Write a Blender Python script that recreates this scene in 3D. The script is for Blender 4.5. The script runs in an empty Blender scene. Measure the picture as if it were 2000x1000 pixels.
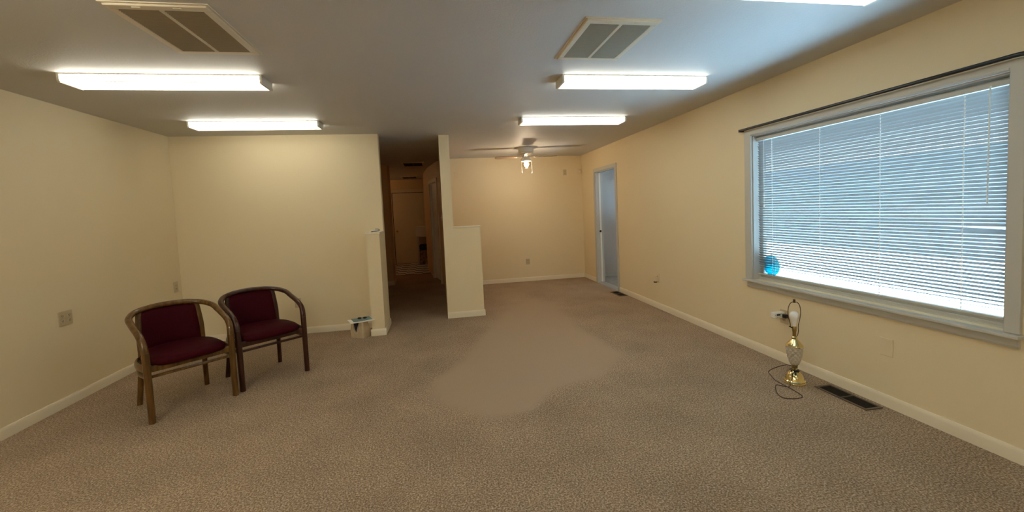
import bpy, bmesh, math, random
from mathutils import Vector, Matrix
random.seed(7)
SC = bpy.context.scene
COL = SC.collection
PI = math.pi

# ------------------------------------------------------------------ helpers
def tag(o, label=None, cat=None, group=None, kind=None):
    if label: o['label'] = label
    if cat: o['category'] = cat
    if group: o['group'] = group
    if kind: o['kind'] = kind
    return o

def thing(name, label, cat, loc=(0, 0, 0), rz=0.0, group=None):
    o = bpy.data.objects.new(name, None)
    o.empty_display_size = .05
    COL.objects.link(o)
    o.location = loc
    o.rotation_euler = (0, 0, rz)
    return tag(o, label, cat, group)

class MB:
    def __init__(self):
        self.bm = bmesh.new()
    def box(self, a, b, bevel=0.0, seg=2, M=None, mi=0):
        bm = self.bm
        x0, y0, z0 = [min(a[i], b[i]) for i in range(3)]
        x1, y1, z1 = [max(a[i], b[i]) for i in range(3)]
        vs = [bm.verts.new((x, y, z)) for x in (x0, x1) for y in (y0, y1) for z in (z0, z1)]
        idx = ((0, 1, 3, 2), (4, 6, 7, 5), (0, 4, 5, 1), (2, 3, 7, 6), (0, 2, 6, 4), (1, 5, 7, 3))
        fs = [bm.faces.new([vs[i] for i in f]) for f in idx]
        for f in fs: f.material_index = mi
        if bevel > 0:
            es = list({e for f in fs for e in f.edges})
            r = bmesh.ops.bevel(bm, geom=es, offset=bevel, segments=seg, profile=.5, affect='EDGES')
            vs = list({v for f in r['faces'] for v in f.verts} | {v for v in vs if v.is_valid})
        if M is not None:
            bmesh.ops.transform(bm, matrix=M, verts=[v for v in vs if v.is_valid])
        return self
    def prism(self, poly, axis, a, b, mi=0):
        # poly of 2-D points swept along axis 0/1/2 from a to b
        bm = self.bm
        def P(u, v, t):
            return ((t, u, v), (u, t, v), (u, v, t))[axis]
        A = [bm.verts.new(P(u, v, a)) for u, v in poly]
        B = [bm.verts.new(P(u, v, b)) for u, v in poly]
        n = len(poly)
        fs = [bm.faces.new((A[i], A[(i + 1) % n], B[(i + 1) % n], B[i])) for i in range(n)]
        fs.append(bm.faces.new(A[::-1])); fs.append(bm.faces.new(B))
        for f in fs: f.material_index = mi
        return self
    def tube(self, pts, r, n=10, cap=True, squash=None, up=(0, 0, 1), closed=False):
        # r: number, list, or list of (rx, ry)
        bm = self.bm
        pts = [Vector(p) for p in pts]
        m = len(pts)
        rings = []
        upv = Vector(up)
        prev = None
        for i, p in enumerate(pts):
            if closed:
                t = pts[(i + 1) % m] - pts[i - 1]
            else:
                t = pts[min(i + 1, m - 1)] - pts[max(i - 1, 0)]
            t.normalize()
            if prev is None:
                a = upv if abs(t.dot(upv)) < .95 else Vector((1, 0, 0))
                u = t.cross(a).normalized()
            else:
                u = prev - t * prev.dot(t)
                u.normalize()
            prev = u
            v = t.cross(u)
            rr = r[i] if isinstance(r, (list, tuple)) else r
            rx, ry = rr if isinstance(rr, (list, tuple)) else (rr, rr)
            rings.append([bm.verts.new(p + u * rx * math.cos(2 * PI * k / n) + v * ry * math.sin(2 * PI * k / n)) for k in range(n)])
        for i in range(m if closed else m - 1):
            A, B = rings[i], rings[(i + 1) % m]
            for k in range(n):
                bm.faces.new((A[k], A[(k + 1) % n], B[(k + 1) % n], B[k]))
        if cap and not closed:
            bm.faces.new(rings[0][::-1]); bm.faces.new(rings[-1])
        return self
    def lathe(self, prof, c=(0, 0, 0), n=32, fn=None, cap=True):
        bm = self.bm
        rings = []
        for r, z in prof:
            ring = []
            for k in range(n):
                a = 2 * PI * k / n
                rr = fn(r, z, a) if fn else r
                ring.append(bm.verts.new((c[0] + rr * math.cos(a), c[1] + rr * math.sin(a), c[2] + z)))
            rings.append(ring)
        for i in range(len(rings) - 1):
            A, B = rings[i], rings[i + 1]
            for k in range(n):
                bm.faces.new((A[k], A[(k + 1) % n], B[(k + 1) % n], B[k]))
        if cap:
            bm.faces.new(rings[0][::-1]); bm.faces.new(rings[-1])
        return self
    def quad(self, a, b, c, d, mi=0):
        f = self.bm.faces.new([self.bm.verts.new(p) for p in (a, b, c, d)])
        f.material_index = mi
        return self
    def xf(self, M):
        bmesh.ops.transform(self.bm, matrix=M, verts=self.bm.verts[:])
        return self
    def build(self, name, mat, parent=None, smooth=False, sub=0, angle=None):
        bm = self.bm
        bmesh.ops.recalc_face_normals(bm, faces=bm.faces[:])
        me = bpy.data.meshes.new(name)
        bm.to_mesh(me); bm.free()
        o = bpy.data.objects.new(name, me)
        COL.objects.link(o)
        for m in (mat if isinstance(mat, (list, tuple)) else [mat]):
            me.materials.append(m)
        if smooth or angle:
            me.polygons.foreach_set('use_smooth', [True] * len(me.polygons))
            if angle:
                me.set_sharp_from_angle(angle=math.radians(angle))
            else:
                me.set_sharp_from_angle(angle=math.radians(70))
        if sub:
            s = o.modifiers.new('Subdivision', 'SUBSURF'); s.levels = sub; s.render_levels = sub
        if parent: o.parent = parent
        return o

def struct(mb, name, mat, parent=None, **k):
    o = mb.build(name, mat, parent, **k)
    if parent is None: o['kind'] = 'structure'
    return o

def copy_tree(o, parent=None):
    c = o.copy(); COL.objects.link(c)
    if parent: c.parent = parent
    for ch in list(o.children):
        copy_tree(ch, c)
    return c

def spline(pts, k=8):
    # Catmull-Rom through points
    P = [Vector(p) for p in pts]
    P = [P[0] * 2 - P[1]] + P + [P[-1] * 2 - P[-2]]
    out = []
    for i in range(1, len(P) - 2):
        p0, p1, p2, p3 = P[i - 1:i + 3]
        for j in range(k):
            t = j / k
            out.append(.5 * ((2 * p1) + (p2 - p0) * t + (2 * p0 - 5 * p1 + 4 * p2 - p3) * t * t + (3 * p1 - p0 - 3 * p2 + p3) * t ** 3))
    out.append(P[-2])
    return out

# ------------------------------------------------------------------ materials
def lin(c):
    return tuple(((v / 255) / 12.92 if v / 255 <= .04045 else ((v / 255 + .055) / 1.055) ** 2.4) for v in c) + (1,)

def principled(name, col, rough=.6, metal=0.0, spec=.5, bump=None, mottling=None, coat=0.0, sheen=0.0):
    m = bpy.data.materials.new(name); m.use_nodes = True
    nt = m.node_tree; b = nt.nodes['Principled BSDF']
    b.inputs['Base Color'].default_value = col if len(col) == 4 else (*col, 1)
    b.inputs['Roughness'].default_value = rough
    b.inputs['Metallic'].default_value = metal
    b.inputs['Specular IOR Level'].default_value = spec
    b.inputs['Coat Weight'].default_value = coat
    b.inputs['Sheen Weight'].default_value = sheen
    tc = nt.nodes.new('ShaderNodeTexCoord')
    if mottling:
        sc, amt = mottling
        n = nt.nodes.new('ShaderNodeTexNoise'); n.inputs['Scale'].default_value = sc; n.inputs['Detail'].default_value = 4
        mp = nt.nodes.new('ShaderNodeMapRange'); mp.inputs['From Min'].default_value = .3; mp.inputs['From Max'].default_value = .7
        mp.inputs['To Min'].default_value = 1 - amt; mp.inputs['To Max'].default_value = 1 + amt
        hv = nt.nodes.new('ShaderNodeHueSaturation'); hv.inputs['Color'].default_value = b.inputs['Base Color'].default_value
        nt.links.new(tc.outputs['Object'], n.inputs['Vector']); nt.links.new(n.outputs['Fac'], mp.inputs['Value'])
        nt.links.new(mp.outputs['Result'], hv.inputs['Value']); nt.links.new(hv.outputs['Color'], b.inputs['Base Color'])
    if bump:
        sc, st, di = bump
        n = nt.nodes.new('ShaderNodeTexNoise'); n.inputs['Scale'].default_value = sc; n.inputs['Detail'].default_value = 3
        bp = nt.nodes.new('ShaderNodeBump'); bp.inputs['Strength'].default_value = st; bp.inputs['Distance'].default_value = di
        nt.links.new(tc.outputs['Object'], n.inputs['Vector']); nt.links.new(n.outputs['Fac'], bp.inputs['Height'])
        nt.links.new(bp.outputs['Normal'], b.inputs['Normal'])
    return m

def emission(name, col, strength):
    m = bpy.data.materials.new(name); m.use_nodes = True
    nt = m.node_tree; nt.nodes.clear()
    e = nt.nodes.new('ShaderNodeEmission'); e.inputs['Color'].default_value = (*col, 1); e.inputs['Strength'].default_value = strength
    o = nt.nodes.new('ShaderNodeOutputMaterial'); nt.links.new(e.outputs[0], o.inputs[0])
    return m

def glass_pane(name, tint=(1, 1, 1), gloss=.08):
    m = bpy.data.materials.new(name); m.use_nodes = True
    nt = m.node_tree; nt.nodes.clear()
    t = nt.nodes.new('ShaderNodeBsdfTransparent'); t.inputs['Color'].default_value = (*tint, 1)
    g = nt.nodes.new('ShaderNodeBsdfGlossy'); g.inputs['Roughness'].default_value = .02
    mx = nt.nodes.new('ShaderNodeMixShader'); mx.inputs[0].default_value = gloss
    o = nt.nodes.new('ShaderNodeOutputMaterial')
    nt.links.new(t.outputs[0], mx.inputs[1]); nt.links.new(g.outputs[0], mx.inputs[2]); nt.links.new(mx.outputs[0], o.inputs[0])
    return m

def translucent(name, col, tcol, mix):
    m = bpy.data.materials.new(name); m.use_nodes = True
    nt = m.node_tree; nt.nodes.clear()
    d = nt.nodes.new('ShaderNodeBsdfPrincipled'); d.inputs['Base Color'].default_value = (*col, 1); d.inputs['Roughness'].default_value = .45
    t = nt.nodes.new('ShaderNodeBsdfTranslucent'); t.inputs['Color'].default_value = (*tcol, 1)
    mx = nt.nodes.new('ShaderNodeMixShader'); mx.inputs[0].default_value = mix
    o = nt.nodes.new('ShaderNodeOutputMaterial')
    nt.links.new(d.outputs[0], mx.inputs[1]); nt.links.new(t.outputs[0], mx.inputs[2]); nt.links.new(mx.outputs[0], o.inputs[0])
    return m

def carpet_material():
    m = bpy.data.materials.new('carpet'); m.use_nodes = True
    nt = m.node_tree; N = nt.nodes; L = nt.links
    b = N['Principled BSDF']; b.inputs['Roughness'].default_value = .95; b.inputs['Specular IOR Level'].default_value = .05
    b.inputs['Sheen Weight'].default_value = .0
    tc = N.new('ShaderNodeTexCoord')
    at = N.new('ShaderNodeAttribute'); at.attribute_name = 'smooth_patch'; at.attribute_type = 'GEOMETRY'
    n1 = N.new('ShaderNodeTexNoise'); n1.inputs['Scale'].default_value = 110; n1.inputs['Detail'].default_value = 5; n1.inputs['Roughness'].default_value = .7
    n2 = N.new('ShaderNodeTexVoronoi'); n2.inputs['Scale'].default_value = 130
    n3 = N.new('ShaderNodeTexNoise'); n3.inputs['Scale'].default_value = 2.2; n3.inputs['Detail'].default_value = 2
    for n in (n1, n2, n3): L.new(tc.outputs['Object'], n.inputs['Vector'])
    r = N.new('ShaderNodeValToRGB')
    e = r.color_ramp.elements
    e[0].position = .34; e[0].color = (.17, .112, .062, 1)
    e[1].position = .66; e[1].color = (.78, .62, .45, 1)
    k = r.color_ramp.elements.new(.5); k.color = (.405, .292, .195, 1)
    L.new(n1.outputs['Fac'], r.inputs['Fac'])
    mix = N.new('ShaderNodeMix'); mix.data_type = 'RGBA'; mix.blend_type = 'MULTIPLY'; mix.inputs['Factor'].default_value = 1
    vr = N.new('ShaderNodeMapRange'); vr.inputs['From Min'].default_value = 0; vr.inputs['From Max'].default_value = .7; vr.inputs['To Min'].default_value = 1.15; vr.inputs['To Max'].default_value = .7
    L.new(n2.outputs['Distance'], vr.inputs['Value'])
    L.new(r.outputs['Color'], mix.inputs[6]); L.new(vr.outputs['Result'], mix.inputs[7])
    mix3 = N.new('ShaderNodeMix'); mix3.data_type = 'RGBA'; mix3.blend_type = 'MULTIPLY'; mix3.inputs['Factor'].default_value = 1
    lr = N.new('ShaderNodeMapRange'); lr.inputs['From Min'].default_value = .3; lr.inputs['From Max'].default_value = .7; lr.inputs['To Min'].default_value = .9; lr.inputs['To Max'].default_value = 1.1
    L.new(n3.outputs['Fac'], lr.inputs['Value']); L.new(mix.outputs[2], mix3.inputs[6]); L.new(lr.outputs['Result'], mix3.inputs[7])
    mix2 = N.new('ShaderNodeMix'); mix2.data_type = 'RGBA'
    mix2.inputs[7].default_value = (.385, .285, .195, 1)      # even tone of the smoother carpet patch
    sc = N.new('ShaderNodeMath'); sc.operation = 'MULTIPLY'; sc.inputs[1].default_value = .93
    L.new(at.outputs['Fac'], sc.inputs[0]); L.new(sc.outputs[0], mix2.inputs['Factor'])
    L.new(mix3.outputs[2], mix2.inputs[6]); L.new(mix2.outputs[2], b.inputs['Base Color'])
    bp = N.new('ShaderNodeBump'); bp.inputs['Distance'].default_value = .012
    st = N.new('ShaderNodeMath'); st.operation = 'MULTIPLY_ADD'; st.inputs[1].default_value = -.5; st.inputs[2].default_value = .6
    L.new(at.outputs['Fac'], st.inputs[0]); L.new(st.outputs[0], bp.inputs['Strength'])
    L.new(n1.outputs['Fac'], bp.inputs['Height']); L.new(bp.outputs['Normal'], b.inputs['Normal'])
    return m

def checker_material():
    m = bpy.data.materials.new('checkered vinyl'); m.use_nodes = True
    nt = m.node_tree; N = nt.nodes; L = nt.links
    b = N['Principled BSDF']; b.inputs['Roughness'].default_value = .35
    tc = N.new('ShaderNodeTexCoord'); mp = N.new('ShaderNodeMapping')
    ck = N.new('ShaderNodeTexChecker'); ck.inputs['Scale'].default_value = 1 / .203
    ck.inputs['Color1'].default_value = (.72, .69, .66, 1); ck.inputs['Color2'].default_value = (.012, .011, .011, 1)
    mp.inputs['Location'].default_value = (.04, .02, .05)
    L.new(tc.outputs['Object'], mp.inputs['Vector']); L.new(mp.outputs['Vector'], ck.inputs['Vector']); L.new(ck.outputs['Color'], b.inputs['Base Color'])
    return m

def wood_material(name, c0, c1):
    m = bpy.data.materials.new(name); m.use_nodes = True
    nt = m.node_tree; N = nt.nodes; L = nt.links
    b = N['Principled BSDF']; b.inputs['Roughness'].default_value = .28; b.inputs['Coat Weight'].default_value = .35; b.inputs['Specular IOR Level'].default_value = .25; b.inputs['Coat Roughness'].default_value = .05
    tc = N.new('ShaderNodeTexCoord'); mp = N.new('ShaderNodeMapping'); mp.inputs['Scale'].default_value = (1, 1, .12)
    n = N.new('ShaderNodeTexNoise'); n.inputs['Scale'].default_value = 45; n.inputs['Detail'].default_value = 5
    r = N.new('ShaderNodeValToRGB'); r.color_ramp.elements[0].position = .35; r.color_ramp.elements[0].color = (*c0, 1)
    r.color_ramp.elements[1].position = .7; r.color_ramp.elements[1].color = (*c1, 1)
    L.new(tc.outputs['Object'], mp.inputs['Vector']); L.new(mp.outputs['Vector'], n.inputs['Vector']); L.new(n.outputs['Fac'], r.inputs['Fac'])
    L.new(r.outputs['Color'], b.inputs['Base Color'])
    return m

WALL = principled('cream wall paint', (.72, .61, .40), .55, spec=.25, bump=(160, .06, .004), mottling=(.8, .015))
CEIL = principled('ceiling paint', (.56, .55, .515), .6, spec=.3, bump=(90, .2, .006), mottling=(.6, .02))
TRIM = principled('trim paint', (.74, .66, .50), .4, spec=.4)
WHITE = principled('white window paint', (.50, .49, .44), .4, spec=.4)
SIDEWALL = principled('pale grey wall paint', (.50, .45, .42), .6, spec=.2)
SIDEFLOOR = principled('grey vinyl floor', (.35, .33, .31), .5, mottling=(9, .15))
CARPET = carpet_material()
CHECK = checker_material()
METALW = principled('enamelled fixture metal', (.62, .58, .48), .45)
LENS = emission('fluorescent lens sides', (1.0, .95, .80), 14.5)
LENSB = emission('fluorescent lens underside', (1.0, .95, .80), 3.0)
GRILLE = principled('dusty grille metal', (.27, .21, .125), .55)
GRILLEF = principled('grille frame metal', (.66, .58, .43), .5)
DARK = principled('dark cavity', (.02, .017, .012), .9)
WOOD = wood_material('varnished oak', (.066, .029, .006), (.155, .076, .018))
WOOD2 = wood_material('varnished mahogany', (.022, .006, .003), (.062, .018, .008))
BURG = principled('burgundy upholstery', (.036, .0013, .0045), .6, spec=.06, bump=(500, .25, .002), mottling=(30, .1))
BLACKP = principled('black plastic', (.008, .008, .01), .35)
BLACKM = principled('black rod metal', (.006, .006, .008), .35)
BRASS = principled('polished brass', (.80, .66, .32), .14, metal=1)
BRASSD = principled('aged brass', (.42, .31, .12), .35, metal=1)
BRONZE = principled('dark bronze wire', (.06, .035, .02), .4, metal=.6)
BULBW = principled('frosted bulb', (.86, .85, .83), .25)
PLASTW = principled('white plastic', (.78, .76, .70), .4)
BEIGE = principled('beige plate plastic', (.50, .41, .26), .4)
CREAMP = principled('painted plate', (.70, .58, .38), .45)
REGM = principled('brown register metal', (.11, .075, .045), .45, metal=.3)
SLAT = translucent('white blind slat', (.27, .275, .27), (.46, .43, .38), .10)
RAIL = principled('blind rail', (.50, .50, .46), .4)
CORDM = principled('blind cord', (.85, .88, .85), .7)
GLASS = glass_pane('window glass')
SIDEGLASS = glass_pane('side room window glass')
CLEARP = principled('clear plastic wand', (.75, .80, .78), .2)
PAPERBAG = principled('kraft paper', (.50, .40, .25), .8, mottling=(25, .08))
PAPER = principled('white paper', (.85, .83, .76), .8)
BLUEP = principled('blue grey booklet', (.17, .27, .28), .6, mottling=(60, .12))
NAVY = principled('navy cloth', (.012, .011, .035), .9)
DOORP = principled('door paint', (.62, .50, .34), .45)
DOORW = principled('white door paint', (.80, .77, .70), .4)
SINKP = principled('grey utility sink plastic', (.60, .58, .57), .5)
BOXP = principled('printed cardboard box', (.20, .13, .08), .7, mottling=(22, .9))
BLUEC = principled('dark blue cloth', (.010, .018, .06), .8)
ASPHALT = principled('pale concrete ground', (.62, .63, .62), .9, mottling=(1.5, .1))
TEAL = bpy.data.materials.new('teal sticker film')

# crystal of the lamp body
def crystal_material():
    m = bpy.data.materials.new('cut crystal'); m.use_nodes = True
    b = m.node_tree.nodes['Principled BSDF']
    b.inputs['Base Color'].default_value = (.66, .60, .50, 1); b.inputs['Roughness'].default_value = .15
    b.inputs['Transmission Weight'].default_value = .3; b.inputs['IOR'].default_value = 1.5
    return m
CRYSTAL = crystal_material()
def teal():
    m = TEAL; m.use_nodes = True; nt = m.node_tree; nt.nodes.clear()
    t = nt.nodes.new('ShaderNodeBsdfTransparent'); t.inputs['Color'].default_value = (.0, .27, .33, 1)
    d = nt.nodes.new('ShaderNodeBsdfTranslucent'); d.inputs['Color'].default_value = (.0, .25, .30, 1)
    mx = nt.nodes.new('ShaderNodeMixShader'); mx.inputs[0].default_value = .4
    o = nt.nodes.new('ShaderNodeOutputMaterial')
    nt.links.new(t.outputs[0], mx.inputs[1]); nt.links.new(d.outputs[0], mx.inputs[2]); nt.links.new(mx.outputs[0], o.inputs[0])
teal()

# ------------------------------------------------------------------ dimensions (metres, camera stands at x = 0, y = 0)
H = 2.44
XL, XR, YB, YF, YP = -3.029, 2.866, 5.513, 8.071, 5.644
YBACK = -4.6
WT = .13
PX0, PX1, PX2, HH = .054, .1885, .547, 1.228
KX0, KX1, KY, KH = -.845, -.697, 5.119, 1.205
WY0, WY1, WZ0, WZ1 = 1.672, 3.445, .668, 1.995
DY0, DY1, DH = 6.470, 7.365, 2.042

# ------------------------------------------------------------------ the shell
def floor_obj():
    poly = [(1.694, 6.453), (1.62, 5.4), (1.55, 4.662), (1.668, 3.675), (1.264, 3.245), (.85, 3.14), (.727, 3.0), (.574, 2.807), (.281, 2.773), (-.026, 3.035), (-.157, 3.292), (-.103, 3.566), (.162, 4.024), (.476, 4.808), (.878, 6.017), (1.335, 6.958)]
    def sd(x, y):
        d = 1e9; ins = False; n = len(poly)
        for i in range(n):
            ax, ay = poly[i]; bx, by = poly[(i + 1) % n]
            ex, ey = bx - ax, by - ay
            t = max(0, min(1, ((x - ax) * ex + (y - ay) * ey) / (ex * ex + ey * ey)))
            d = min(d, math.hypot(x - ax - ex * t, y - ay - ey * t))
            if (ay > y) != (by > y) and x < (bx - ax) * (y - ay) / (by - ay) + ax: ins = not ins
        return -d if ins else d
    bm = bmesh.new()
    x0, x1, y0, y1 = XL - .2, XR + .065, YBACK - .2, 10.12
    st = .06
    nx = int((x1 - x0) / st); ny = int((y1 - y0) / st)
    vs = [[bm.verts.new((x0 + (x1 - x0) * i / nx, y0 + (y1 - y0) * j / ny, 0)) for j in range(ny + 1)] for i in range(nx + 1)]
    for i in range(nx):
        for j in range(ny):
            bm.faces.new((vs[i][j], vs[i + 1][j], vs[i + 1][j + 1], vs[i][j + 1]))
    me = bpy.data.meshes.new('floor'); bm.to_mesh(me); bm.free()
    at = me.attributes.new('smooth_patch', 'FLOAT', 'POINT')
    vals = []
    for v in me.vertices:
        x, y = v.co.x, v.co.y
        if -.6 < x < 2.2 and 2.3 < y < 7.4:
            s = .5 - sd(x, y) / .09
            if y > 4.6: s *= max(0.0, 1 - (y - 4.6) / 2.2)
            vals.append(max(0.0, min(1.0, s)))
        else: vals.append(0.0)
    at.data.foreach_set('value', vals)
    me.materials.append(CARPET)
    o = bpy.data.objects.new('floor', me); COL.objects.link(o); o['kind'] = 'structure'
floor_obj()
struct(MB().box((-4.2, 10.12, -.1), (1.8, 13, -.001)), 'floor_laundry', CHECK)
struct(MB().box((XR + .065, 5.28, -.1), (4.34, 8.1, -.001)), 'floor_side_room', SIDEFLOOR)
struct(MB().box((-1.15, 10.09, -.02), (-.2, 10.17, .006), .003), 'trim_9', principled('wood threshold', (.12, .05, .02), .5))
struct(MB().box((XL - .2, YBACK - .2, H), (XR + WT + .02, 13, H + .12)), 'ceiling', CEIL)
struct(MB().box((XR + WT + .02, 5.28, H), (4.34, 8.1, H + .12)), 'ceiling_side_room', CEIL)

struct(MB().box((XL - WT, YBACK - .15, 0), (XL, YB + WT, H)), 'wall_left', WALL)
struct(MB().box((XL - .001, YB, 0), (KX1, YB + .12, H)), 'wall_back', WALL)
struct(MB().box((XL - .2, YBACK - .15, 0), (XR + WT, YBACK, H)), 'wall_front', WALL)
w = MB()
X0, X1 = XR, XR + WT
w.box((X0, YBACK - .1, 0), (X1, WY0, H)); w.box((X0, WY0, 0), (X1, WY1, WZ0)); w.box((X0, WY0, WZ1), (X1, WY1, H))
w.box((X0, WY1, 0), (X1, DY0, H)); w.box((X0, DY0, DH), (X1, DY1, H)); w.box((X0, DY1, 0), (X1, YF + WT, H))
struct(w, 'wall_right', WALL)
struct(MB().box((PX0 + .02, YF, 0), (XR + .01, YF + WT, H)), 'wall_alcove', WALL)
# full-height stub with the half wall beside it (one plane), and the hall side behind it
struct(MB().box((PX0, YP, 0), (PX1, YP + .14, H)), 'wall_pillar', WALL)
struct(MB().box((PX1, YP + .0005, 0), (PX2, YP + .12, HH - .018)), 'wall_half', WALL)
struct(MB().box((PX1 + .001, YP - .008, HH - .018), (PX2 + .006, YP + .13, HH), .003), 'trim_1', TRIM)
struct(MB().box((KX0, KY, 0), (KX1, YB, KH)), 'wall_knee', WALL)
struct(MB().box((KX0 - .012, KY - .012, KH), (KX1 + .008, YB - .001, KH + .022), .004), 'trim_2', TRIM)

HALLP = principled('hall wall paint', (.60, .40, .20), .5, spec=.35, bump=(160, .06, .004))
B, C, D, E_ = (.016, 8.45), (-.185, 9.52), (-.315, 10.72), (-.37, 12.0)
def slab(mb, p, q, t, z0, z1):
    # vertical slab with its visible (left) face along p-q, thickness t towards +x side
    d = Vector((q[0] - p[0], q[1] - p[1])).normalized(); n = Vector((d.y, -d.x)) * t
    vs = [(p[0], p[1]), (q[0], q[1]), (q[0] + n.x, q[1] + n.y), (p[0] + n.x, p[1] + n.y)]
    return mb.prism(vs, 2, z0, z1)
def lerp(a, b, t): return (a[0] + (b[0] - a[0]) * t, a[1] + (b[1] - a[1]) * t)
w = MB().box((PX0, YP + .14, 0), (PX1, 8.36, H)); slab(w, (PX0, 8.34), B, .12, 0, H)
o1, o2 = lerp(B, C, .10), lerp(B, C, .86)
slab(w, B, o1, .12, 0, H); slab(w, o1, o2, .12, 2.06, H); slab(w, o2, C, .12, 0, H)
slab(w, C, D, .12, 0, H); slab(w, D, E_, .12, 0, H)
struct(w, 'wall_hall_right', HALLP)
w = MB().box((-2.4, 8.77, 0), (-.965, 8.89, H)).box((-1.085, 8.8895, 0), (-.965, 9.2, H))
struct(w, 'wall_hall_left', HALLP)
struct(MB().box((-2.5, YB + .12, 0), (-2.4, 8.9, H)), 'wall_hall_side', WALL)
LAUNP = principled('laundry wall paint', (.62, .45, .25), .5, spec=.3)
struct(MB().box((-3.2, 12.62, 0), (.6, 12.75, H)), 'wall_laundry_back', LAUNP)
struct(MB().box((-3.2, 9.08, 0), (-1.085, 9.2, H)).box((-3.3, 9.05, 0), (-3.2, 12.75, H)), 'wall_laundry_left', LAUNP)
struct(MB().box((1.6, 8.2, 0), (1.7, 13, H)).box((.6, 12.62, 0), (1.7, 12.75, H)), 'wall_store_right', LAUNP)
# side room seen through the sliding door
w = MB().box((XR + WT, 7.93, 0), (4.32, 8.05, H)).box((XR + WT, 5.3, 0), (4.32, 5.42, H))
w.box((4.2, 5.42, 0), (4.32, 6.1, H)).box((4.2, 7.3, 0), (4.32, 7.93, H)).box((4.2, 6.1, 0), (4.32, 7.3, .95)).box((4.2, 6.1, 1.45), (4.32, 7.3, H))
struct(w, 'wall_side_room', SIDEWALL)
struct(MB().box((4.25, 6.1, .95), (4.258, 7.3, 1.45)), 'window_2', SIDEGLASS)
struct(MB().box((XR + WT, 7.915, 0), (4.2, 7.93, .10)), 'baseboard_side_room', WHITE)

# baseboards: rounded-top profile (t, z)
def bprof(h=.079, t=.014, s=1):
    return [(0, 0), (s * t, 0), (s * t, h * .72), (s * t * .8, h * .88), (s * t * .45, h), (0, h)]
def base_y(name, x, s, y0, y1): return struct(MB().prism([(x + u, v) for u, v in bprof(s=s)], 1, y0, y1), name, TRIM, angle=40)
def base_x(name, y, s, x0, x1):
    return struct(MB().prism([(y + u, v) for u, v in bprof(s=s)], 0, x0, x1), name, TRIM, angle=40)
base_y('baseboard_left', XL, 1, YBACK, YB)
base_x('baseboard_back', YB, -1, XL + .014, KX0)
base_y('baseboard_right', XR, -1, YBACK, DY0 - .062)
base_y('baseboard_right_far', XR, -1, DY1 + .062, YF)
base_x('baseboard_alcove', YF, -1, PX1, XR - .014)
base_x('baseboard_pillar', YP, -1, PX0 - .002, PX2 + .014)
base_y('baseboard_half_wall', PX2, 1, YP, YP + .13)
base_x('baseboard_knee', KY, -1, KX0 - .014, KX1 + .014)
base_y('baseboard_knee_side', KX1, 1, KY, YB + .12)
base_y('baseboard_knee_inner', KX0, -1, KY, YB - .014)
base_y('baseboard_hall_left', -.965, 1, 8.77, 9.2)
base_x('baseboard_hall_left_end', 8.77, -1, -2.4, -.951)
base_x('baseboard_laundry', 12.62, -1, -3.2, -1.4)

# ------------------------------------------------------------------ door_1: sliding door opening in the right wall
t = MB()
t.box((XR - .016, DY1, 0), (XR + .004, DY1 + .062, DH + .062), .004)
t.box((XR - .016, DY0 - .062, 0), (XR + .004, DY0, DH + .062), .004)
t.box((XR - .0155, DY0 - .002, DH), (XR + .004, DY1 + .002, DH + .0615), .004)
d1 = struct(t, 'door_1', WHITE)
j = MB().box((XR + .002, DY1 - .012, 0), (XR + .055, DY1 + .001, DH)).box((XR + .085, DY1 - .012, 0), (XR + WT, DY1 + .001, DH))
j.box((XR + .002, DY0 - .001, 0), (XR + WT, DY0 + .012, DH)).box((XR + .002, DY0, DH - .012), (XR + .055, DY1, DH + .001)).box((XR + .085, DY0, DH - .012), (XR + WT, DY1, DH + .001))
j.build('jamb', WHITE, d1)
MB().box((XR + .055, DY1 - .0015, 0), (XR + .085, DY1 + .001, DH)).box((XR + .055, DY0 + .012, DH - .006), (XR + .085, DY1 - .012, DH + .001)).build('track_slot', DARK, d1)
MB().box((XR + .058, DY1 - .018, .01), (XR + .092, DY1 - .0025, DH - .015), .002).build('sliding_door_edge', DOORW, d1)
MB().lathe([(.0, -.006), (.017, -.006), (.021, .002), (.012, .006), (.0, .006)], n=20, cap=False).xf(Matrix.Translation((XR + .066, DY1 - .022, .955)) @ Matrix.Rotation(PI / 2, 4, 'X')).build('latch', BLACKP, d1, smooth=True)
MB().box((XR - .02, DY0 + .012, -.004), (XR + WT, DY1 - .012, .008), .004).build('threshold', principled('aluminium threshold', (.6, .6, .58), .4, metal=.7), d1)

# door_2: closed door at the end of the hall
t = MB().box((-1.39, 12.595, 0), (-1.30, 12.621, 2.16), .006).box((-.40, 12.595, 0), (-.32, 12.621, 2.16), .006).box((-1.3, 12.595, 2.07), (-.40, 12.621, 2.16), .006)
d2 = struct(t, 'door_2', DOORP)
MB().box((-1.285, 12.612, .012), (-.402, 12.6205, 2.055)).build('door_leaf', DOORP, d2)
MB().box((-1.30, 12.6085, 0), (-1.285, 12.6195, 2.07)).box((-1.30, 12.6085, 2.055), (-.40, 12.6195, 2.07)).build('door_gap', DARK, d2)
MB().lathe([(.026, 0), (.026, .006), (.011, .012), (.011, .035), (.027, .045), (.03, .06), (.02, .072), (.001, .075)], n=20).xf(Matrix.Translation((-1.20, 12.6125, .95)) @ Matrix.Rotation(PI / 2, 4, 'X')).build('door_knob', BRASSD, d2, smooth=True)

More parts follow.
